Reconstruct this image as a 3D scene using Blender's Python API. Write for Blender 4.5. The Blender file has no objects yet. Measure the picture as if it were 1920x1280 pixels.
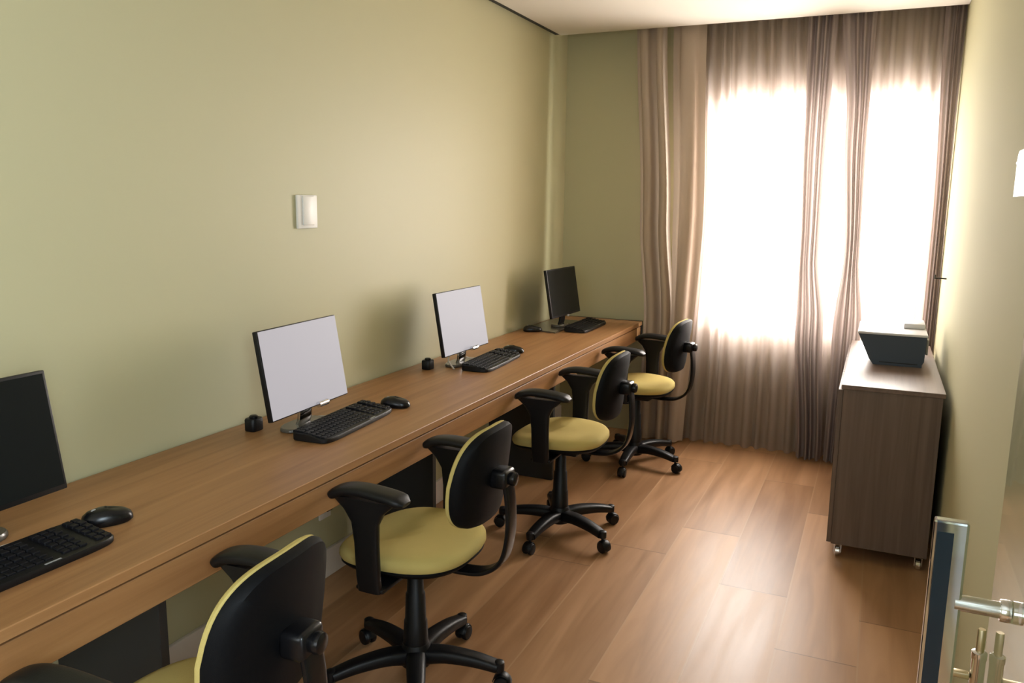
import bpy, bmesh, math, random
from mathutils import Matrix, Vector
random.seed(7)
S = bpy.context.scene
COL = S.collection
PI = math.pi

# ---------------------------------------------------------------- materials
def new_mat(name):
    m = bpy.data.materials.new(name); m.use_nodes = True
    nt = m.node_tree
    return m, nt, nt.nodes, nt.links, nt.nodes['Principled BSDF']

def plain(name, col, rough=.5, metal=0., spec=.5, bump=0., bscale=200., var=0., coat=0.):
    m, nt, N, L, P = new_mat(name)
    P.inputs['Base Color'].default_value = (*col, 1)
    P.inputs['Roughness'].default_value = rough
    P.inputs['Metallic'].default_value = metal
    P.inputs['Specular IOR Level'].default_value = spec
    P.inputs['Coat Weight'].default_value = coat
    tc = N.new('ShaderNodeTexCoord')
    if var:
        n = N.new('ShaderNodeTexNoise'); n.inputs['Scale'].default_value = 4; n.inputs['Detail'].default_value = 4
        L.new(tc.outputs['Object'], n.inputs['Vector'])
        r = N.new('ShaderNodeMapRange'); r.inputs['From Min'].default_value = .3; r.inputs['From Max'].default_value = .7
        r.inputs['To Min'].default_value = 1 - var; r.inputs['To Max'].default_value = 1 + var
        L.new(n.outputs['Fac'], r.inputs['Value'])
        mx = N.new('ShaderNodeMix'); mx.data_type = 'RGBA'; mx.blend_type = 'MULTIPLY'; mx.inputs['Factor'].default_value = 1
        mx.inputs['A'].default_value = (*col, 1)
        L.new(r.outputs['Result'], mx.inputs['B']); L.new(mx.outputs['Result'], P.inputs['Base Color'])
    if bump:
        n = N.new('ShaderNodeTexNoise'); n.inputs['Scale'].default_value = bscale; n.inputs['Detail'].default_value = 3
        L.new(tc.outputs['Object'], n.inputs['Vector'])
        b = N.new('ShaderNodeBump'); b.inputs['Strength'].default_value = bump; b.inputs['Distance'].default_value = .002
        L.new(n.outputs['Fac'], b.inputs['Height']); L.new(b.outputs['Normal'], P.inputs['Normal'])
    return m

def wood(name, c1, c2, c3, stretch, rough=.4, spec=.5, bump=.05):
    """streaky laminate; stretch = object-space noise scale per axis"""
    m, nt, N, L, P = new_mat(name)
    tc = N.new('ShaderNodeTexCoord'); mp = N.new('ShaderNodeMapping')
    mp.inputs['Scale'].default_value = stretch
    L.new(tc.outputs['Object'], mp.inputs['Vector'])
    n = N.new('ShaderNodeTexNoise'); n.inputs['Scale'].default_value = 1; n.inputs['Detail'].default_value = 6; n.inputs['Roughness'].default_value = .6
    n.inputs['Distortion'].default_value = .6
    L.new(mp.outputs['Vector'], n.inputs['Vector'])
    cr = N.new('ShaderNodeValToRGB'); e = cr.color_ramp.elements
    e[0].position = .3; e[0].color = (*c1, 1); e[1].position = .72; e[1].color = (*c3, 1)
    k = cr.color_ramp.elements.new(.5); k.color = (*c2, 1)
    L.new(n.outputs['Fac'], cr.inputs['Fac']); L.new(cr.outputs['Color'], P.inputs['Base Color'])
    P.inputs['Roughness'].default_value = rough; P.inputs['Specular IOR Level'].default_value = spec
    b = N.new('ShaderNodeBump'); b.inputs['Strength'].default_value = bump; b.inputs['Distance'].default_value = .002
    L.new(n.outputs['Fac'], b.inputs['Height']); L.new(b.outputs['Normal'], P.inputs['Normal'])
    return m

def floor_mat():
    m, nt, N, L, P = new_mat('floor_planks')
    tc = N.new('ShaderNodeTexCoord'); sp = N.new('ShaderNodeSeparateXYZ'); L.new(tc.outputs['Object'], sp.inputs[0])
    def mth(op, a, b=None):
        n = N.new('ShaderNodeMath'); n.operation = op
        for i, v in enumerate((a, b)):
            if v is None: continue
            if isinstance(v, (int, float)): n.inputs[i].default_value = v
            else: L.new(v, n.inputs[i])
        return n.outputs[0]
    u = mth('DIVIDE', mth('ADD', sp.outputs['X'], 2.57 - .161), .2565)
    idx = mth('FLOOR', u); fx = mth('FRACT', u)
    w = N.new('ShaderNodeTexWhiteNoise'); w.noise_dimensions = '1D'; L.new(idx, w.inputs['W'])
    v = mth('ADD', mth('DIVIDE', sp.outputs['Y'], 1.35), mth('MULTIPLY', w.outputs['Value'], 7.0))
    idy = mth('FLOOR', v); fy = mth('FRACT', v)
    cb = N.new('ShaderNodeCombineXYZ'); L.new(idx, cb.inputs[0]); L.new(idy, cb.inputs[1])
    w2 = N.new('ShaderNodeTexWhiteNoise'); w2.noise_dimensions = '2D'; L.new(cb.outputs[0], w2.inputs['Vector'])
    # grain
    cb2 = N.new('ShaderNodeCombineXYZ')
    L.new(mth('MULTIPLY', sp.outputs['X'], 16.), cb2.inputs[0]); L.new(mth('MULTIPLY', sp.outputs['Y'], 1.4), cb2.inputs[1])
    L.new(mth('MULTIPLY', w2.outputs['Value'], 40.), cb2.inputs[2])
    n = N.new('ShaderNodeTexNoise'); n.inputs['Scale'].default_value = 1; n.inputs['Detail'].default_value = 6; n.inputs['Distortion'].default_value = .8
    L.new(cb2.outputs[0], n.inputs['Vector'])
    f = mth('ADD', mth('MULTIPLY', n.outputs['Fac'], .75), mth('MULTIPLY', w2.outputs['Value'], .42))
    cr = N.new('ShaderNodeValToRGB'); e = cr.color_ramp.elements
    e[0].position = .28; e[0].color = (.25, .125, .054, 1); e[1].position = .88; e[1].color = (.50, .285, .145, 1)
    L.new(f, cr.inputs['Fac'])
    # pale bevelled joint along one side, thin dark line across the ends
    ex = mth('LESS_THAN', fx, .022); ey = mth('LESS_THAN', fy, .004)
    mx = N.new('ShaderNodeMix'); mx.data_type = 'RGBA'; mx.inputs['B'].default_value = (.46, .29, .16, 1)
    L.new(mth('MULTIPLY', ex, .5), mx.inputs['Factor']); L.new(cr.outputs['Color'], mx.inputs['A'])
    mx2 = N.new('ShaderNodeMix'); mx2.data_type = 'RGBA'; mx2.inputs['B'].default_value = (.14, .07, .035, 1)
    L.new(mth('MULTIPLY', ey, .6), mx2.inputs['Factor']); L.new(mx.outputs['Result'], mx2.inputs['A'])
    L.new(mx2.outputs['Result'], P.inputs['Base Color'])
    P.inputs['Roughness'].default_value = .34; P.inputs['Specular IOR Level'].default_value = .36
    rr = mth('ADD', mth('MULTIPLY', n.outputs['Fac'], .16), .31); L.new(rr, P.inputs['Roughness'])
    b = N.new('ShaderNodeBump'); b.inputs['Strength'].default_value = .25; b.inputs['Distance'].default_value = .001
    h = mth('SUBTRACT', mth('MULTIPLY', n.outputs['Fac'], .25), mth('ADD', ex, ey))
    L.new(h, b.inputs['Height']); L.new(b.outputs['Normal'], P.inputs['Normal'])
    return m

def cloth(name, col, transp, transl, tcol=None):
    m = bpy.data.materials.new(name); m.use_nodes = True
    nt = m.node_tree; N = nt.nodes; L = nt.links
    N.remove(N['Principled BSDF']); out = N['Material Output']
    d = N.new('ShaderNodeBsdfDiffuse'); d.inputs['Color'].default_value = (*col, 1)
    t = N.new('ShaderNodeBsdfTranslucent'); t.inputs['Color'].default_value = (*(tcol or col), 1)
    a = N.new('ShaderNodeMixShader'); a.inputs[0].default_value = transl
    L.new(d.outputs[0], a.inputs[1]); L.new(t.outputs[0], a.inputs[2])
    # weave
    tc = N.new('ShaderNodeTexCoord'); n = N.new('ShaderNodeTexNoise'); n.inputs['Scale'].default_value = 300
    L.new(tc.outputs['Object'], n.inputs['Vector'])
    b = N.new('ShaderNodeBump'); b.inputs['Strength'].default_value = .1; b.inputs['Distance'].default_value = .001
    L.new(n.outputs['Fac'], b.inputs['Height']); L.new(b.outputs['Normal'], d.inputs['Normal'])
    if transp > 0:
        tr = N.new('ShaderNodeBsdfTransparent'); tr.inputs['Color'].default_value = (1, .99, .97, 1)
        c = N.new('ShaderNodeMixShader'); c.inputs[0].default_value = transp
        L.new(a.outputs[0], c.inputs[1]); L.new(tr.outputs[0], c.inputs[2]); L.new(c.outputs[0], out.inputs['Surface'])
    else:
        L.new(a.outputs[0], out.inputs['Surface'])
    return m

def pane_mat(name, ior, tint):
    """clear pane: front face reflects by angle, the rest passes straight through"""
    m = bpy.data.materials.new(name); m.use_nodes = True
    nt = m.node_tree; N = nt.nodes; L = nt.links
    N.remove(N['Principled BSDF']); out = N['Material Output']
    fr = N.new('ShaderNodeFresnel'); fr.inputs['IOR'].default_value = ior
    ge = N.new('ShaderNodeNewGeometry')
    s = N.new('ShaderNodeMath'); s.operation = 'SUBTRACT'; s.inputs[0].default_value = 1; L.new(ge.outputs['Backfacing'], s.inputs[1])
    mu = N.new('ShaderNodeMath'); mu.operation = 'MULTIPLY'; L.new(fr.outputs[0], mu.inputs[0]); L.new(s.outputs[0], mu.inputs[1])
    tr = N.new('ShaderNodeBsdfTransparent'); tr.inputs['Color'].default_value = (*tint, 1)
    gl = N.new('ShaderNodeBsdfGlossy'); gl.inputs['Roughness'].default_value = .02
    mx = N.new('ShaderNodeMixShader'); L.new(mu.outputs[0], mx.inputs[0]); L.new(tr.outputs[0], mx.inputs[1]); L.new(gl.outputs[0], mx.inputs[2])
    L.new(mx.outputs[0], out.inputs['Surface'])
    return m

def screen_mat(name, col, strength):
    m, nt, N, L, P = new_mat(name)
    P.inputs['Base Color'].default_value = (.02, .02, .022, 1); P.inputs['Roughness'].default_value = .5; P.inputs['Specular IOR Level'].default_value = .2
    P.inputs['Emission Color'].default_value = (*col, 1); P.inputs['Emission Strength'].default_value = strength
    return m

M = {}
M['wall'] = plain('wall_sage_paint', (.50, .475, .292), .53, spec=.50, bump=.04, bscale=120)
M['wallm'] = plain('wall_matte_paint', (.50, .475, .30), .85, spec=.12, bump=.04, bscale=120)
M['ceil'] = plain('ceiling_white_paint', (.72, .68, .61), .9, spec=.1)
M['white'] = plain('white_plastic', (.80, .78, .74), .4)
M['skirt'] = plain('skirting_white', (.74, .68, .64), .5)
M['floor'] = floor_mat()
M['desk'] = wood('desk_laminate', (.25, .118, .045), (.33, .165, .065), (.40, .215, .09), (26, 1.1, 26), .42, .4)
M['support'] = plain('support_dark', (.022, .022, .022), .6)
M['cab'] = wood('cabinet_laminate', (.100, .066, .050), (.130, .088, .066), (.165, .112, .086), (38, 38, 1.3), .45, .5)
M['cabtop'] = wood('cabinet_top_laminate', (.115, .075, .056), (.15, .10, .076), (.185, .125, .096), (38, 1.6, 38), .36, .55)
M['black'] = plain('black_plastic', (.0045, .0045, .0055), .42, spec=.32, bump=.15, bscale=500)
M['shell'] = plain('black_shell_plastic', (.003, .0035, .0045), .55, spec=.13, bump=.2, bscale=700)
M['gloss'] = plain('black_gloss', (.005, .005, .006), .26, spec=.35)
M['keys'] = plain('black_keycaps', (.006, .006, .008), .5, spec=.2)
M['yellow'] = plain('yellow_fabric', (.53, .42, .145), .85, spec=.15, bump=.5, bscale=900, var=.06)
M['chrome'] = plain('chrome', (.80, .81, .83), .12, metal=1)
M['mirror'] = plain('polished_steel', (.62, .66, .70), .05, metal=1)
M['steel'] = plain('brushed_steel', (.62, .64, .66), .28, metal=1)
M['brass'] = plain('pale_brass', (.72, .62, .42), .35, metal=1)
M['grey'] = plain('grey_plastic', (.30, .29, .28), .35)
M['silver'] = plain('silver_plastic', (.6, .6, .62), .25, metal=.7)
M['smoke'] = plain('smoked_base', (.085, .075, .06), .2, spec=.6)
M['navy'] = plain('navy_plastic', (.028, .042, .066), .42)
M['panelnavy'] = plain('navy_reflected_panel', (.008, .016, .028), .5)
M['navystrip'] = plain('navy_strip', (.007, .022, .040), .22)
M['printertop'] = plain('printer_lid', (.60, .60, .64), .3)
M['screen_on'] = screen_mat('screen_lit', (.60, .565, .60), .72)
M['screen_off'] = plain('screen_off', (.006, .008, .0085), .34, spec=.16)
M['drape'] = cloth('drape_beige', (.46, .375, .305), 0, .15, (.42, .33, .25))
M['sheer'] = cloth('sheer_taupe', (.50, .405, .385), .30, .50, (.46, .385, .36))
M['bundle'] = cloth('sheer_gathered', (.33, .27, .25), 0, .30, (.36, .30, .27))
M['glass'] = pane_mat('door_glass', 1.62, (.95, .975, .96))
M['pane'] = pane_mat('window_glass', 1.45, (.98, .99, .99))
M['alu'] = plain('white_aluminium', (.72, .72, .72), .4)
M['cable'] = plain('pale_cable', (.55, .50, .44), .45)
M['dcable'] = plain('dark_cable', (.012, .012, .013), .5)
M['badge'] = plain('grey_badge', (.35, .35, .36), .4)
M['dark'] = plain('dark_metal', (.03, .025, .02), .4, metal=.5)

# ---------------------------------------------------------------- mesh helpers
class MB:
    def __init__(self): self.bm = bmesh.new()
    def _xf(self, verts, mat):
        if mat is not None: bmesh.ops.transform(self.bm, matrix=mat, verts=verts)
    def box(self, x0, x1, y0, y1, z0, z1, bev=0, seg=2, mat=None):
        r = bmesh.ops.create_cube(self.bm, size=1)
        vs = r['verts']
        for v in vs:
            v.co = Vector((x0 + (v.co.x + .5) * (x1 - x0), y0 + (v.co.y + .5) * (y1 - y0), z0 + (v.co.z + .5) * (z1 - z0)))
        if bev:
            es = list({e for v in vs for e in v.link_edges})
            r2 = bmesh.ops.bevel(self.bm, geom=es + vs, offset=bev, segments=seg, affect='EDGES', profile=.5)
            vs = list({v for f in r2['faces'] for v in f.verts} | {v for v in vs if v.is_valid})
        self._xf(vs, mat); return self
    def rings(self, rings, cap0=True, cap1=True, closed=True, mat=None):
        out = []
        for ring in rings: out.append([self.bm.verts.new(p) for p in ring])
        n = len(out[0])
        for a, b in zip(out, out[1:]):
            for i in range(n if closed else n - 1):
                j = (i + 1) % n
                self.bm.faces.new((a[i], a[j], b[j], b[i]))
        if closed:
            if cap0: self.bm.faces.new(list(reversed(out[0])))
            if cap1: self.bm.faces.new(out[-1])
        self._xf([v for r in out for v in r], mat); return self
    def tube(self, pts, r, n=10, caps=True):
        """round tube along a polyline; r a number or list"""
        pts = [Vector(p) for p in pts]; R = r if isinstance(r, (list, tuple)) else [r] * len(pts)
        return self.sweep(pts, [[(math.cos(2 * PI * k / n) * q, math.sin(2 * PI * k / n) * q) for k in range(n)] for q in R], caps=caps)
    def sweep(self, pts, prof, up=Vector((0, 0, 1)), caps=True):
        """prof: list of 2D profiles (side, up') per point"""
        pts = [Vector(p) for p in pts]; rings = []; side = None
        for i, p in enumerate(pts):
            t = (pts[min(i + 1, len(pts) - 1)] - pts[max(i - 1, 0)]).normalized()
            if side is None:
                side = t.cross(up)
                if side.length < 1e-3: side = t.cross(Vector((0, 1, 0)))
                if side.length < 1e-3: side = t.cross(Vector((1, 0, 0)))
            else:
                side = side - t * side.dot(t)
            side.normalize(); u = side.cross(t).normalized()
            rings.append([p + side * a + u * b for a, b in prof[i]])
        return self.rings(rings, caps, caps)
    def lathe(self, prof, n=24, mat=None, cx=0, cy=0):
        """prof: (r, z) list from bottom to top"""
        rings = [[Vector((cx + r * math.cos(2 * PI * k / n), cy + r * math.sin(2 * PI * k / n), z)) for k in range(n)] for r, z in prof]
        return self.rings(rings, True, True, mat=mat)
    def build(self, name, mat, parent=None, smooth=True, loc=None, rot=None, angle=40):
        bmesh.ops.recalc_face_normals(self.bm, faces=self.bm.faces)
        me = bpy.data.meshes.new(name); self.bm.to_mesh(me); self.bm.free()
        if smooth:
            me.shade_smooth()
            me.set_sharp_from_angle(angle=math.radians(angle))
        o = bpy.data.objects.new(name, me); COL.objects.link(o)
        me.materials.append(M[mat])
        if parent: o.parent = parent
        if loc: o.location = loc
        if rot: o.rotation_euler = rot
        return o

def empty(name, loc=(0, 0, 0), rz=0):
    o = bpy.data.objects.new(name, None); o.empty_display_size = .1
    o.location = loc; o.rotation_euler = (0, 0, rz); COL.objects.link(o); return o
def tag(o, label, cat, group=None):
    o['label'] = label; o['category'] = cat
    if group: o['group'] = group
    return o
def struct(o, label=None, cat=None):
    o['kind'] = 'structure'
    if label: o['label'] = label
    if cat: o['category'] = cat
    return o
def kids(o): return [c for c in COL.objects if c.parent == o]
def copy_tree(o, parent=None):
    ch = kids(o)
    c = o.copy(); COL.objects.link(c)
    if parent:
        c.parent = parent
    for k in ch: copy_tree(k, c)
    return c
def superell(a, b, n, k=40):
    out = []
    for i in range(k):
        t = 2 * PI * i / k; c, s = math.cos(t), math.sin(t)
        out.append((a * math.copysign(abs(c) ** (2 / n), c), b * math.copysign(abs(s) ** (2 / n), s)))
    return out
def smooth_path(pts, n=8):
    """Catmull-Rom through points"""
    P = [Vector(p) for p in pts]; P = [P[0] * 2 - P[1]] + P + [P[-1] * 2 - P[-2]]
    out = []
    for i in range(1, len(P) - 2):
        for k in range(n):
            t = k / n
            a, b, c, d = P[i - 1:i + 3]
            out.append(.5 * ((2 * b) + (c - a) * t + (2 * a - 5 * b + 4 * c - d) * t * t + (3 * b - a - 3 * c + d) * t ** 3))
    out.append(P[-2]); return out

# ---------------------------------------------------------------- room shell
XR = 2.222           # right wall
YF = 5.05            # far wall
YB = -1.4            # wall behind the camera
ZC = 2.476           # dropped ceiling
ZT = 2.70            # slab above
W0, W1, WZ0, WZ1 = .93, 2.165, .72, 2.09      # window opening
struct(MB().box(-.12, XR + .12, YB - .12, YF + .12, -.1, 0).build('floor', 'floor', smooth=False), 'glossy orange brown wood plank floor', 'floor')
struct(MB().box(-.12, 0, YB - .12, YF + .12, 0, ZT).build('wall_left', 'wall', smooth=False), 'sage green wall behind the long desk', 'wall')
SY0, SY1, SZ0, SZ1 = -.80, .30, .04, 2.1      # glazed side opening beside the viewer, added to let fill light in
w = MB()
w.box(XR, XR + .12, YB - .12, SY0, 0, ZT).box(XR, XR + .12, SY1, YF + .12, 0, ZT).box(XR, XR + .12, SY0, SY1, 0, SZ0).box(XR, XR + .12, SY0, SY1, SZ1, ZT)
struct(w.build('wall_right', 'wallm', smooth=False), 'sage green wall beside the low cabinet', 'wall')
w = MB()
w.box(0, W0, YF, YF + .12, 0, ZT).box(W1, XR, YF, YF + .12, 0, ZT).box(W0, W1, YF, YF + .12, 0, WZ0).box(W0, W1, YF, YF + .12, WZ1, ZT)
struct(w.build('wall_far', 'wall', smooth=False), 'sage green end wall with the curtained window', 'wall')
RX0, RX1, RZ0, RZ1 = .35, 1.75, .75, 2.1
w = MB()
w.box(0, RX0, YB - .12, YB, 0, ZT).box(RX1, XR, YB - .12, YB, 0, ZT).box(RX0, RX1, YB - .12, YB, 0, RZ0).box(RX0, RX1, YB - .12, YB, RZ1, ZT)
struct(w.build('wall_back', 'wall', smooth=False), 'sage green wall behind the viewer', 'wall')
struct(MB().box(.045, XR - .002, YB, 4.812, ZC, ZC + .05).build('ceiling', 'ceil', smooth=False), 'white dropped ceiling with a shadow gap', 'ceiling')
struct(MB().box(-.12, XR + .12, YB - .12, YF + .12, ZT, ZT + .1).build('ceiling', 'ceil', smooth=False), 'upper slab above the curtain pocket', 'ceiling')
struct(MB().box(.0005, .016, YB, YF, .0005, .115, .003).build('baseboard_left', 'skirt', smooth=False), 'pale skirting along the wall under the desk', 'skirting')
struct(MB().box(.010, .0445, YB, 4.81, ZC + .004, ZC + .016).build('gap_shade_1', 'support', smooth=False), 'thin dark strip standing for shade in the gap between ceiling and green wall', 'gap_shade')  # dark strip set in the ceiling gap to draw its shade
# far window: frame, mullion, pane
wf = MB()
t = .05
wf.box(W0, W0 + t, YF + .03, YF + .09, WZ0, WZ1).box(W1 - t, W1, YF + .03, YF + .09, WZ0, WZ1)
wf.box(W0 + t, W1 - t, YF + .03, YF + .09, WZ0, WZ0 + t).box(W0 + t, W1 - t, YF + .03, YF + .09, WZ1 - t, WZ1)
wf.box(1.63, 1.70, YF + .03, YF + .09, WZ0 + t, WZ1 - t)
win = struct(wf.build('window_1', 'alu', smooth=False), 'bright window behind the sheer curtain', 'window')
MB().box(W0 + t, 1.63, YF + .055, YF + .061, WZ0 + t, WZ1 - t).build('pane', 'pane', win, False)
MB().box(1.70, W1 - t, YF + .055, YF + .061, WZ0 + t, WZ1 - t).build('pane', 'pane', win, False)
# window behind the viewer
wf = MB()
wf.box(RX0, RX0 + t, YB - .09, YB - .03, RZ0, RZ1).box(RX1 - t, RX1, YB - .09, YB - .03, RZ0, RZ1)
wf.box(RX0 + t, RX1 - t, YB - .09, YB - .03, RZ0, RZ0 + t).box(RX0 + t, RX1 - t, YB - .09, YB - .03, RZ1 - t, RZ1)
win2 = struct(wf.build('window_2', 'alu', smooth=False), 'window behind the viewer', 'window')
MB().box(RX0 + t, RX1 - t, YB - .063, YB - .057, RZ0 + t, RZ1 - t).build('pane', 'pane', win2, False)

struct(MB().box(XR - .04, XR - .0005, YB + .001, SY0 - .03, .0005, 2.1, .002, 1).build('reflected_panel', 'panelnavy', smooth=False), 'added dark navy panel behind the viewer, reflected in the pull bar', 'door')  # unseen dark panel, added so the pull bar reflects navy

wf = MB()
wf.box(XR + .03, XR + .09, SY0, SY0 + .04, SZ0, SZ1).box(XR + .03, XR + .09, SY1 - .04, SY1, SZ0, SZ1).box(XR + .03, XR + .09, SY0 + .04, SY1 - .04, SZ0, SZ0 + .04).box(XR + .03, XR + .09, SY0 + .04, SY1 - .04, SZ1 - .04, SZ1)
added_glz = struct(wf.build('added_side_glazing', 'alu', smooth=False), 'added unseen side glazing beside the viewer for fill light', 'window')
MB().box(XR + .057, XR + .063, SY0 + .04, SY1 - .04, SZ0 + .04, SZ1 - .04).build('pane', 'pane', added_glz, False)

# ---------------------------------------------------------------- glass door, open against the right wall
GX, GY0, GY1 = 2.11, .42, 1.372
door = struct(empty('door_1', (GX, GY0, 0)), 'open clear glass door with a steel bar handle at right', 'door')
MB().box(0, .010, 0, GY1 - GY0, .012, 2.2, .001, 1).build('glass_pane', 'glass', door, False)
MB().box(-.012, .022, .0, .16, .0005, .075, .003).build('pivot_hinge', 'steel', door)
MB().box(-.012, .022, .0, .16, 2.14, 2.21, .003).build('pivot_hinge', 'steel', door)
hy = 1.205 - GY0
# flat bar pull handle
hd = MB()
hd.box(-.103, -.060, hy - .009, hy + .009, .30, 1.062, .0035, 2)
hb = hd.build('pull_handle', 'mirror', door, False); hb['label'] = 'flat polished steel pull bar'
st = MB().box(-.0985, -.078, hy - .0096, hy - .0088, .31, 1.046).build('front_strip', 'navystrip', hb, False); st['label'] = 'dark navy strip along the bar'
for z in (.945, .41):
    s = MB()
    mt = Matrix.Translation((0, hy, z)) @ Matrix.Rotation(PI / 2, 4, 'Y')
    s.lathe([(.0115, -.068), (.0115, -.012)], 20, mt)
    s.lathe([(.0145, -.014), (.0155, -.012), (.0155, -.001), (.0145, 0)], 24, mt)
    s.lathe([(.0145, .0105), (.0155, .012), (.0155, .02), (.0115, .022), (.0115, .034)], 24, mt)
    s.build('standoff', 'chrome', hb)
# small chrome bolt lock low on the free edge
lk = MB()
ly = GY1 - GY0 - .035
lk.lathe([(.008, .62), (.010, .623), (.010, .80), (.011, .802), (.011, .812), (.0085, .814)], 20, None, -.012, ly)
lo = lk.build('bolt_lock', 'chrome', door)
MB().lathe([(.006, .8135), (.006, .848), (.005, .85)], 16, None, -.012, ly).build('bolt_pin', 'brass', lo)
MB().box(-.05, -.022, ly - .006, ly + .006, .765, .775, .002).build('bolt_lever', 'brass', lo)

# ---------------------------------------------------------------- desk
DX, DZ = .575, .74
desk = tag(empty('desk', (0, 0, 0)), 'long wall-mounted orange brown wooden desk along the green wall', 'desk')
DY0, DY1 = .25, 4.98
MB().box(.0185, DX, DY0, DY1, DZ - .025, DZ, .002, 1).build('worktop', 'desk', desk, False)
MB().box(DX - .03, DX - .008, DY0, DY1 - .002, .625, DZ - .033, .002, 1).build('apron', 'desk', desk, False)
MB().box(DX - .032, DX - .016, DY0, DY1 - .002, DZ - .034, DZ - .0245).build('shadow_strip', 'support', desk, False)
MB().box(.02, DX - .001, DY1 + .0005, DY1 + .018, .62, DZ + .001, .001, 1).build('end_panel', 'support', desk, False)
for y in (1.30, 2.62, 3.9):
    MB().box(.020, .40, y, y + .025, .0005, DZ - .0255, .001, 1).build('support_panel', 'support', desk, False)

# ---------------------------------------------------------------- wall fittings
sw = tag(empty('wall_switch', (0, 2.402, 1.436)), 'white rectangular switch plate on the green wall above the desk', 'switch')
MB().box(.0003, .010, -.056, .056, -.06, .06, .003, 2).build('plate', 'white', sw)
MB().box(.0095, .016, -.030, .034, -.048, .056, .003, 2).build('rocker', 'white', sw)
th = tag(empty('wall_sounder', (XR, 2.27, 1.564)), 'white rounded device on the right wall, cut by the picture edge', 'wall device')
b = MB(); pr = [(-.10 + .03 * (1 - math.cos(a)), .030 + .025 * math.sin(a)) for a in [k * PI / 16 for k in range(9)]]
pts = [(-.1, -.055)] + [(-.1 + .028 * (1 - math.cos(k * PI / 16)), .027 + .028 * math.sin(k * PI / 16)) for k in range(9)]
pts += [(.1 - .028 * (1 - math.cos(k * PI / 16)), .027 + .028 * math.sin(k * PI / 16)) for k in range(8, -1, -1)] + [(.1, -.055)]
b.rings([[Vector((x, y, z)) for y, z in pts] for x in (-.0003, -.022)])
b.build('housing', 'white', th)
MB().box(-.0245, -.0215, -.094, .094, .024, .029).build('seam', 'grey', th)
hk = MB(); hk.tube([(XR - .0003, 4.50, 1.133), (XR - .05, 4.50, 1.133)], .004, 10); hk.tube([(XR - .05, 4.50, 1.130), (XR - .05, 4.50, 1.150)], .004, 10)
tag(hk.build('curtain_hook', 'dark'), 'small dark metal peg on the right wall beside the curtain', 'hook')
so = tag(empty('wall_outlet', (0, 2.455, .30)), 'white socket on the wall under the desk', 'socket')
MB().box(.0003, .010, -.035, .035, -.055, .055, .003, 2).build('plate', 'white', so)
MB().box(.0095, .034, -.018, .018, -.02, .02, .004, 2).build('plug', 'black', so)
c = MB(); c.tube(smooth_path([(.034, 2.455, .30), (.07, 2.44, .33), (.06, 2.36, .40), (.05, 2.28, .52), (.04, 2.26, .708)]), .0035, 8)
tag(c.build('power_cable', 'dcable'), 'dark power cable rising from the wall socket under the desk', 'cable')

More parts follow.
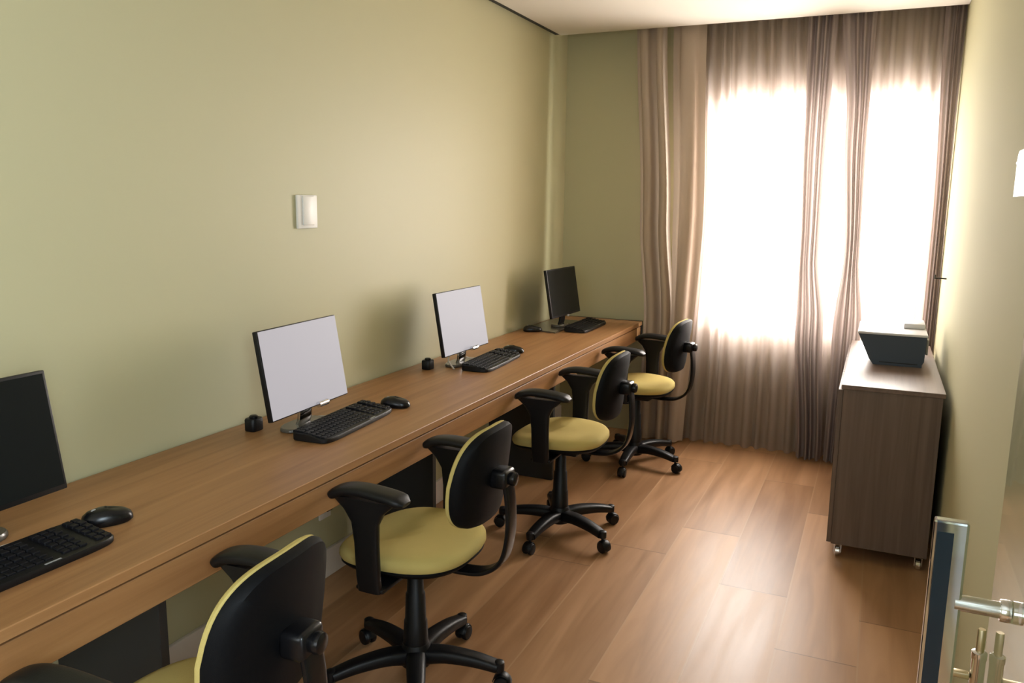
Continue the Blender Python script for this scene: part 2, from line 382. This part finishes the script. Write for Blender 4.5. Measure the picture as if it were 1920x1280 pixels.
# ---------------------------------------------------------------- office chairs (built facing +Y)
def make_chair():
    root = empty('office_chair')
    # star base
    MB().lathe([(.034, .050), (.046, .056), (.050, .080), (.046, .112), (.040, .128), (.034, .130)], 28).build('base_hub', 'black', root)
    for k in range(5):
        leg = MB()
        pts = smooth_path([(.030, 0, .088), (.10, 0, .096), (.19, 0, .090), (.262, 0, .076)], 4)
        n = len(pts); prof = []
        for i in range(n):
            u = i / (n - 1); wd = .033 - .010 * u; ht = .026 - .010 * u
            prof.append(superell(wd, ht, 3.2, 16))
        leg.sweep(pts, prof)
        leg.lathe([(.010, .062), (.0165, .064), (.0175, .078), (.0165, .092), (.012, .095)], 16, None, .266, 0)
        lo = leg.build('leg', 'black', root)
        cs = MB()
        cs.lathe([(.006, .045), (.006, .064)], 10, None, .266, 0)
        for s in (-1, 1):
            mt = Matrix.Translation((.276, s * .012, .0253)) @ Matrix.Rotation(PI / 2, 4, 'X')
            cs.lathe([(.017, -.010), (.022, -.009), (.0245, -.005), (.0245, .005), (.022, .009), (.017, .010)], 22, mt)
        hood = []
        for k2 in range(9):
            a = -.25 + (PI + .1) * k2 / 8
            hood.append([Vector((.276 + math.cos(a) * r, yy, .0265 + math.sin(a) * r)) for r, yy in ((.0265, -.017), (.0295, -.012), (.0295, .012), (.0265, .017))])
        cs.rings(hood)
        cs.build('caster', 'black', lo)
    MB().lathe([(.039, .128), (.036, .20), (.033, .205), (.030, .29), (.026, .295), (.024, .36), (.021, .365), (.021, .402)], 24).build('gas_column', 'black', root)
    # mechanism and seat
    m = MB(); m.box(-.075, .075, -.10, .09, .388, .424, .010, 2)
    mech = m.build('tilt_mechanism', 'black', root)
    l = MB(); l.tube(smooth_path([(.05, .03, .402), (.14, .035, .402), (.20, .04, .394), (.235, .043, .392)], 5), .005, 8)
    l.box(.225, .262, .033, .053, .386, .398, .004, 2); l.build('lever', 'black', mech)
    def seat_ring(a, b, z, drop=.018):
        out = []
        for x, y in superell(a, b, 2.7, 56):
            f = max(0, y / b); wz = 1 - .07 * max(0, -y / b)
            out.append(Vector((x * wz, y, z - drop * f ** 3 + .006 * (x / a) ** 2 * (1 - f))))
        return out
    sp = MB(); sp.rings([seat_ring(.150, .140, .421, 0), seat_ring(.196, .186, .427), seat_ring(.209, .199, .440), seat_ring(.209, .199, .447)])
    sp.build('seat_pan', 'shell', root)
    sc = MB(); sc.rings([seat_ring(.208, .198, .4465), seat_ring(.214, .204, .458), seat_ring(.213, .203, .472), seat_ring(.205, .195, .482), seat_ring(.185, .176, .488), seat_ring(.13, .124, .487), seat_ring(.05, .045, .484)])
    sc.build('seat_cushion', 'yellow', root)
    # backrest: curved in plan, leaning a little
    def back_ring(a, h, y, sh=0.):
        out = []
        for x, z in superell(a, h, 3.3, 56):
            xx = x * (1 - .12 * (z / h)) if z > 0 else x * (1 + .02 * z / h)
            yy = y + 1.15 * xx * xx - .13 * z - .25 * z * z
            out.append(Vector((xx, yy, .712 + z)))
        return out
    Y0 = -.250
    bs = MB(); bs.rings([back_ring(.06, .05, Y0 - .022), back_ring(.130, .114, Y0 - .021), back_ring(.156, .138, Y0 - .016), back_ring(.166, .143, Y0 - .005), back_ring(.167, .144, Y0 + .006)])
    bs.build('back_shell', 'shell', root)
    bc = MB(); bc.rings([back_ring(.165, .142, Y0 + .0065), back_ring(.168, .145, Y0 + .011), back_ring(.167, .144, Y0 + .017), back_ring(.158, .140, Y0 + .025), back_ring(.132, .116, Y0 + .031), back_ring(.06, .055, Y0 + .033)])
    bc.build('back_cushion', 'yellow', root)
    # J bar
    pth = smooth_path([(0, -.06, .404), (0, -.17, .402), (0, -.245, .415), (0, -.298, .46), (0, -.318, .54), (0, -.318, .63), (0, -.306, .715)], 7)
    j = MB(); j.sweep(pth, [superell(.030, .0075, 4, 20)] * len(pth), up=Vector((0, 0, 1)))
    jb = j.build('back_bar', 'gloss', root)
    k = MB(); k.box(-.035, .035, -.318, -.262, .680, .735, .012, 3)
    br = k.build('height_bracket', 'gloss', jb)
    k = MB(); mt = Matrix.Translation((.0, -.326, .708)) @ Matrix.Rotation(PI / 2, 4, 'X')
    k.lathe([(.014, -.010), (.019, -.008), (.021, 0), (.019, .008), (.012, .011)], 20, mt)
    k.build('adjustment_knob', 'gloss', jb)
    # armrests
    for s in (-1, 1):
        a = MB()
        a.box(min(s * .10, s * .247), max(s * .10, s * .247), -.045, .045, .405, .417, .004, 2)
        rings = []
        for z, y0, y1, x0, th in ((.405, -.036, .036, .241, .013), (.45, -.037, .037, .248, .013), (.55, -.037, .039, .252, .013), (.61, -.040, .046, .254, .013), (.645, -.058, .070, .255, .014), (.668, -.085, .098, .255, .015), (.680, -.10, .11, .255, .016)):
            rings.append([Vector((s * (x0 + p), (y0 + y1) / 2 + q, z)) for p, q in superell(th / 1.0, (y1 - y0) / 2, 4, 24)])
        a.rings(rings)
        ar = a.build('armrest', 'black', root)
        pth = smooth_path([(s * .255, -.130, .686), (s * .255, -.09, .698), (s * .255, -.01, .705), (s * .255, .045, .703), (s * .255, .085, .692), (s * .255, .108, .674)], 4)
        n = len(pth); prof = []
        for i in range(n):
            u = i / (n - 1); e = min(1, min(u, 1 - u) * 6 + .38)
            prof.append(superell(.036 * e ** .6, .0145 * e ** .8, 2.8, 20))
        MB().sweep(pth, prof).build('arm_pad', 'black', ar)
    return root

chairs = [  # x, y, yaw offset, first base leg angle (world deg), label
    (.733, 1.045, 4, 20, 'yellow and black swivel chair at the nearest desk place, cut by the bottom edge'),
    (.690, 2.005, 0, 13, 'yellow and black swivel chair in front of the nearer lit white monitor'),
    (.685, 3.270, 0, -25, 'yellow and black swivel chair in front of the farther lit white monitor'),
    (.714, 4.40, -5, -16, 'yellow and black swivel chair at the far desk end beside the curtain'),
]
proto = make_chair(); spare = [copy_tree(proto) for _ in chairs[1:]]
for i, (x, y, yaw, a0, lab) in enumerate(chairs):
    c = proto if i == 0 else spare[i - 1]
    rz = PI / 2 + math.radians(yaw)
    c.location = (x, y, 0); c.rotation_euler = (0, 0, rz)
    tag(c, lab, 'chair', 'swivel chairs along the desk')
    if i == 0:                       # its backrest is set a notch higher
        for k in kids(c):
            if k.name.startswith(('back_shell', 'back_cushion')): k.location.z += .015
    legs = [k for k in kids(c) if k.name.startswith('leg')]
    for n, l in enumerate(legs):
        l.rotation_euler = (0, 0, math.radians(a0 + 72 * n) - rz)

# ---------------------------------------------------------------- monitors (built facing +X, base at origin)
def make_monitor(kind):
    root = empty('monitor')
    wd, ht, tilt = .417, .282, math.radians(9.5)
    P = Matrix.Translation((0.0, 0, .068)) @ Matrix.Rotation(-tilt, 4, 'Y')
    b = MB(); b.box(-.018, .0, -wd / 2, wd / 2, 0, ht, .003, 2, P); b.box(-.040, -.016, -.13, .13, .05, .24, .010, 2, P)
    b.build('bezel', 'black', root)
    e = .004 if kind == 'on' else .012
    s = MB(); s.box(.0002, .0012, -wd / 2 + e, wd / 2 - e * .6, e, ht - e * .6, 0, 1, P)
    so = s.build('screen', 'screen_on' if kind == 'on' else 'screen_off', root, False)
    if kind == 'on': so['label'] = 'lit blank pale screen'
    # neck and foot
    n = MB()
    pts = smooth_path([(-.028, 0, .125), (-.030, 0, .07), (-.034, 0, .03), (-.042, 0, .010)], 5)
    n.sweep(pts, [superell(.034, .009, 3.5, 20)] * len(pts)); n.build('neck', 'chrome' if kind == 'on' else 'black', root)
    if kind == 'on':
        f = MB(); 
        ring = superell(.046, .095, 2.6, 36)
        f.rings([[Vector((x * k - .042, y * k, z)) for x, y in ring] for k, z in ((.97, .0004), (1, .003), (1, .009), (.96, .013))])
        f.build('foot', 'smoke', root)
        k = MB(); k.tube([(.018, .005, .078), (.018, .055, .078)], .010, 14); k.build('hinge_cap', 'chrome', root)
    else:
        f = MB(); ring = superell(.046, .075, 2.6, 36)
        f.rings([[Vector((x * k - .042, y * k, z)) for x, y in ring] for k, z in ((.97, .0004), (1, .003), (1, .010), (.95, .015))])
        f.build('foot', 'smoke', root)
        k = MB(); k.box(.006, .010, -.012, .012, .062, .074, .001); k.build('badge', 'badge', root)
    return root
mon_off = make_monitor('off'); mon_on = make_monitor('on')
mon_off.location = (.222, 1.018, DZ + .0004); mon_off.rotation_euler = (0, 0, math.radians(1)); tag(mon_off, 'black switched-off monitor at the nearest desk place, cut by the left edge', 'monitor', 'monitors along the desk')
mon_on.location = (.257, 2.085, DZ + .0004); mon_on.rotation_euler = (0, 0, math.radians(3)); tag(mon_on, 'lit white monitor nearest the viewer, with chrome hinge on desk', 'monitor', 'monitors along the desk')
m3 = copy_tree(mon_on); m3.location = (.232, 3.236, DZ + .0004); m3.rotation_euler = (0, 0, math.radians(-1)); tag(m3, 'lit white monitor between the other lit screen and the far corner', 'monitor', 'monitors along the desk')
m4 = copy_tree(mon_off); m4.location = (.243, 4.500, DZ + .0004); m4.rotation_euler = (0, 0, math.radians(-3)); tag(m4, 'black switched-off monitor at the far end near the corner', 'monitor', 'monitors along the desk')

# flat grey stand plate of the far place
p = MB(); p.rings([[Vector((x, y, z)) for x, y in ((.05, 4.36), (.10, 4.30), (.262, 4.262), (.262, 4.76), (.08, 4.78), (.05, 4.72))] for z in (DZ + .0162, DZ + .024)])
# (kept thin: a raised tray in front of and under the far monitor)

# ---------------------------------------------------------------- keyboards and mice
def make_keyboard():
    root = empty('keyboard')
    b = MB(); b.rings([[Vector((x, y, z if x > 0 else z + zz)) for x, y in superell(.072 * k, .220 * k, 7, 40)] for k, z, zz in ((.985, .0004, 0), (1, .003, 0), (1, .012, .012), (.985, .015, .012))])
    b.build('body', 'black', root)
    ks = MB()
    for r in range(6):
        x = -.052 + r * .0195
        z = .0145 + .012 * max(0, min(1, (-x + .036) / .07))
        n = 22
        for c in range(n):
            if c in (15, 19) and r < 6: continue
            y = -.203 + c * (.406 / (n - 1))
            ks.box(x - .0083, x + .0083, y - .0082, y + .0082, z - .003, z + .0055, .0015, 1)
    k = ks.build('keycaps', 'keys', root, False); k['kind'] = 'stuff'
    MB().box(.062, .067, .05, .085, .0145, .0154).build('badge', 'badge', root, False)
    return root
kb = make_keyboard()
kbs = [(.372, .955, -1.5, 'black keyboard in front of the near black monitor'), (.331, 2.160, 4.5, 'black keyboard in front of the nearer lit monitor'),
       (.312, 3.330, 3.5, 'black keyboard in front of the farther lit monitor'), (.343, 4.560, 1.0, 'black keyboard in front of the far black monitor')]
for i, (x, y, rz, lab) in enumerate(kbs):
    o = kb if i == 0 else copy_tree(kb)
    o.location = (x, y, DZ + .0004); o.rotation_euler = (0, 0, math.radians(rz)); tag(o, lab, 'keyboard', 'keyboards along the desk')
def make_mouse():
    root = empty('computer_mouse')
    b = MB(); rg = []
    for k, z in ((.90, .0004), (1, .006), (1, .014), (.93, .024), (.75, .032), (.45, .037), (.12, .0385)):
        rg.append([Vector((x * k, y * k, z - (.006 if x > 0 else 0) * (z / .038) * (abs(x) / .055))) for x, y in superell(.055, .031, 2.4, 32)])
    b.rings(rg); b.build('body', 'gloss', root)
    w = MB(); mt = Matrix.Translation((-.026, 0, .031)) @ Matrix.Rotation(PI / 2, 4, 'X')
    w.lathe([(.006, -.0035), (.0075, -.002), (.0075, .002), (.006, .0035)], 16, mt); w.build('scroll_wheel', 'grey', root)
    return root
ms = make_mouse()
for i, (x, y, z, rz, lab) in enumerate([(.335, 1.232, 0, 60, 'glossy black mouse beside the near keyboard'), (.350, 2.437, 0, 15, 'black mouse beyond the keyboard of the nearer lit monitor'),
                                  (.292, 3.608, 0, 20, 'black mouse beyond the keyboard of the farther lit monitor'), (.118, 4.270, 0, 30, 'black mouse left of the far black monitor')]):
    o = ms if i == 0 else copy_tree(ms)
    o.location = (x, y, DZ + .0004 + z); o.rotation_euler = (0, 0, math.radians(rz)); tag(o, lab, 'mouse', 'mice on the desk')
def make_adapter():
    root = empty('power_adapter')
    b = MB(); b.rings([[Vector((x * k, y * k, z)) for x, y in superell(.022, .026, 4, 28)] for k, z in ((.94, .0004), (1, .003), (1, .036), (.9, .041))])
    b.build('body', 'black', root)
    MB().lathe([(.012, .0405), (.014, .042), (.014, .047), (.010, .05)], 18).build('cap', 'gloss', root)
    return root
ad = make_adapter()
ad.location = (.105, 1.975, DZ + .0004); tag(ad, 'small black adapter on desk behind the nearer lit monitor', 'adapter', 'adapters behind the monitors')
a2 = copy_tree(ad); a2.location = (.115, 3.075, DZ + .0004); tag(a2, 'small black adapter on desk behind the farther lit monitor', 'adapter', 'adapters behind the monitors')
def cable(pts, r, mat, lab):
    c = MB(); c.tube(smooth_path(pts, 7), r, 8); tag(c.build('cable', mat), lab, 'cable')
z = DZ + .0042
cable([(.242, .86, z), (.246, .98, z), (.258, 1.05, z), (.272, 1.09, z), (.282, 1.12, z), (.292, 1.16, z)], .0034, 'cable', 'pale cable along the back of the near keyboard')
cable([(.190, 2.19, z), (.225, 2.20, z + .003), (.262, 2.22, z), (.277, 2.28, z), (.272, 2.36, z), (.290, 2.41, z)], .0034, 'cable', 'pale cable behind the keyboard of the nearer lit monitor')
cable([(.232, 3.105, z), (.19, 3.13, z + .03), (.165, 3.20, z + .045), (.165, 3.28, z + .035), (.18, 3.37, z), (.215, 3.46, z)], .0034, 'cable', 'pale cable looping beside the farther lit monitor')
p.build('mat', 'smoke', None, False)
mat_o = bpy.data.objects['mat']; mat_o.location = (0, 0, -.0158); mat_o.name = 'desk_mat'
tag(mat_o, 'flat grey brown mat under the far black monitor', 'desk mat')
m4.location.z += .0085; bpy.data.objects[ms.name]

# ---------------------------------------------------------------- low cabinet and printer
cab = tag(empty('cabinet', (0, 0, 0)), 'low brown wood cabinet on casters by the right wall below the window', 'cabinet')
CX0, CX1, CY0, CY1, CZ = 1.820, 2.190, 3.53, 4.74, .756
MB().box(CX0 + .002, CX1 - .002, CY0 + .002, CY1, .062, CZ - .019, .001, 1).build('carcass', 'cab', cab, False)
MB().box(CX0 - .006, CX1 + .006, CY0 - .006, CY1 + .004, CZ - .0185, CZ, .002, 2).build('top_panel', 'cabtop', cab, False)
for k in range(3):
    y0 = CY0 + .006 + k * (CY1 - CY0 - .006) / 3; y1 = y0 + (CY1 - CY0 - .006) / 3 - .004
    d = MB().box(CX0 - .0165, CX0 + .0015, y0, y1, .066, CZ - .023, .001, 1).build('door', 'cab', cab, False)
for x in (CX0 + .03, CX1 - .03):
    for y in (CY0 + .035, CY1 - .035):
        c = MB(); mt = Matrix.Translation((x, y, .0222)) @ Matrix.Rotation(PI / 2, 4, 'Y')
        c.lathe([(.018, -.010), (.0215, -.008), (.0215, .008), (.018, .010)], 20, mt)
        c.box(x - .015, x - .0115, y - .012, y + .012, .018, .056).box(x + .0115, x + .015, y - .012, y + .012, .018, .056).box(x - .017, x + .017, y - .017, y + .017, .056, .0625)
        c.build('caster', 'chrome' if y < 4 else 'black', cab)
pr = tag(empty('printer', (0, 0, CZ + .0004)), 'dark navy printer with pale lid on the low cabinet', 'printer')
b = MB(); sec = [(1.925, 0), (2.128, 0), (2.128, .012), (2.136, .028), (2.140, .140), (1.853, .140), (1.905, .028)]
b.rings([[Vector((x, y, z)) for x, z in sec] for y in (4.06, 4.40)])
b.build('body', 'navy', pr, False)
MB().box(1.850, 2.143, 4.052, 4.41, .1405, .152, .003, 2).build('lid', 'printertop', pr)
MB().box(2.045, 2.138, 4.24, 4.40, .1522, .178, .006, 2).build('document_feeder', 'printertop', pr)
MB().box(2.1405, 2.150, 4.10, 4.25, .055, .125, .002).build('side_hatch', 'grey', pr)
MB().box(1.95, 2.11, 4.0585, 4.0605, .012, .016).build('tray_gap', 'black', pr, False)
cable([(2.1385, 4.42, .795), (2.165, 4.44, .785), (2.168, 4.50, .757), (2.165, 4.60, .7535), (2.15, 4.70, .7535)], .0033, 'cable', 'pale lead behind the printer on the cabinet')

# ---------------------------------------------------------------- curtains
def curtain(name, mat, keys, y0, folds, amp, label, cat, seed, group=None, sharp=.35, z1=2.60):
    """keys: (z, x0, x1) from top to bottom; pleats run down the cloth"""
    rnd = random.Random(seed)
    nf = folds; nu = int(nf * 14) + 1; nv = 36
    ph = [rnd.uniform(-.35, .35) for _ in range(int(nf) + 3)]; am = [rnd.uniform(.6, 1.25) for _ in range(int(nf) + 3)]
    wid = [rnd.uniform(.65, 1.4) for _ in range(int(nf) + 1)]
    tot = sum(wid[:int(nf)]); cum = [0]
    for q in wid[:int(nf)]: cum.append(cum[-1] + q / tot)
    def kx(z):
        ks = sorted(keys)
        if z <= ks[0][0]: return ks[0][1:]
        for a, b in zip(ks, ks[1:]):
            if z <= b[0]:
                t = (z - a[0]) / (b[0] - a[0]); t = t * t * (3 - 2 * t)
                return a[1] + (b[1] - a[1]) * t, a[2] + (b[2] - a[2]) * t
        return ks[-1][1:]
    rings = []
    for j in range(nv + 1):
        z = z1 + (.012 - z1) * j / nv
        a, b = kx(z); row = []
        for i in range(nu):
            s = i / (nu - 1) * nf; f = min(int(s), int(nf) - 1); u = s - f
            x = cum[f] + (cum[f + 1] - cum[f]) * u
            w = math.cos(2 * PI * u); w = math.copysign(abs(w) ** (1 - sharp), w)
            A = amp * (am[f] * (1 - u) + am[f + 1] * u) * (1 + .25 * math.sin(2.1 * z + ph[f] * 6))
            sway = .006 * math.sin(1.7 * z + 3 * ph[f]) * (z1 - z) / z1
            xx = x + .18 / nf * math.sin(4 * PI * u) * sharp
            row.append(Vector((a + (b - a) * xx + sway, y0 + A * w, z)))
        rings.append(row)
    m = MB(); m.rings(rings, closed=False)
    o = m.build(name, mat, None, True, angle=180)
    return tag(o, label, cat, group)
curtain('drape', 'drape', [(2.6, .495, .672), (1.4, .55, .735), (.76, .60, .775), (0, .60, .77)], 4.88, 2, .040, 'beige opaque drape nearest the green corner', 'curtain', 3, sharp=.3)
curtain('drape', 'drape', [(2.6, .712, .905), (1.4, .752, .935), (.76, .765, .905), (0, .76, .88)], 4.885, 1, .036, 'beige opaque drape between the corner drape and the sheer curtain', 'curtain', 11, sharp=.3)
curtain('sheer_curtain', 'sheer', [(2.6, .86, 1.50), (1.4, .90, 1.56), (0, .84, 1.62)], 4.966, 10, .027, 'translucent taupe sheer curtain glowing over the left window half', 'curtain', 5, sharp=.15)
curtain('sheer_curtain', 'sheer', [(2.6, 1.52, 2.215), (1.4, 1.58, 2.215), (0, 1.64, 2.215)], 4.972, 10, .024, 'translucent taupe sheer curtain glowing behind the printer', 'curtain', 6, sharp=.15)
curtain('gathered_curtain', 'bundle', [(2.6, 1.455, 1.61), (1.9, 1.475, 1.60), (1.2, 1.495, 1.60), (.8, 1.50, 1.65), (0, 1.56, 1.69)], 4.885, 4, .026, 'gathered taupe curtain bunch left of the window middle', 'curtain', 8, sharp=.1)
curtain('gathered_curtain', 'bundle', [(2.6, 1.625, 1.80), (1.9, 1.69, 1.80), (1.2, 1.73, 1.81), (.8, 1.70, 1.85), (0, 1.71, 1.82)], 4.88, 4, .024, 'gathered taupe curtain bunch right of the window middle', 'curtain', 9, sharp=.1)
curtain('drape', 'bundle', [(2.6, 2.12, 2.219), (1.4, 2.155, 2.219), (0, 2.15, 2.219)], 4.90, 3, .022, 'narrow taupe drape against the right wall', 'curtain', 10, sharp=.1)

# ---------------------------------------------------------------- light
W = bpy.data.worlds.new('sky'); S.world = W; W.use_nodes = True
bg = W.node_tree.nodes['Background']; bg.inputs['Color'].default_value = (.93, .96, 1, 1); bg.inputs['Strength'].default_value = 2.2
def area(name, loc, rot, sx, sy, power, col):
    l = bpy.data.lights.new(name, 'AREA'); l.shape = 'RECTANGLE'; l.size = sx; l.size_y = sy; l.energy = power; l.color = col
    o = bpy.data.objects.new(name, l); o.location = loc; o.rotation_euler = rot; COL.objects.link(o); return o
area('daylight_far', ((W0 + W1) / 2, YF + .30, (WZ0 + WZ1) / 2 + .1), (-PI / 2, 0, 0), 1.6, 1.7, 510, (1, .955, .905))
area('daylight_back', ((RX0 + RX1) / 2, YB - .25, (RZ0 + RZ1) / 2), (PI / 2, 0, 0), 1.5, 1.5, 18, (.88, .95, 1))
area('fill_side', (XR + .25, (SY0 + SY1) / 2, 1.72), (0, PI / 2, 0), .75, .8, 44, (.76, .90, 1))  # added fill lamp, brightens the near left wall through the added side glazing

# ---------------------------------------------------------------- camera
R = [[0.911235925220926, 0.08143638817687014, -0.4037538894765835], [0.41170413925173455, -0.15105691440171554, 0.8987110271574624], [0.01219796334440481, -0.9851649218745758, -0.17117618525399392]]
cam = bpy.data.cameras.new('camera'); co = bpy.data.objects.new('camera', cam); COL.objects.link(co)
mt = Matrix(((R[0][0], -R[0][1], -R[0][2], 1.907), (R[1][0], -R[1][1], -R[1][2], 0), (R[2][0], -R[2][1], -R[2][2], 1.484), (0, 0, 0, 1)))
co.matrix_world = mt
cam.sensor_width = 36; cam.lens = 1517.12 / 1920 * 36; cam.clip_start = .02
S.camera = co
vs = S.view_settings
S.display_settings.display_device = 'sRGB'
vs.view_transform = 'Standard'; vs.look = 'None'; vs.exposure = 0; vs.gamma = 1; vs.use_curve_mapping = False
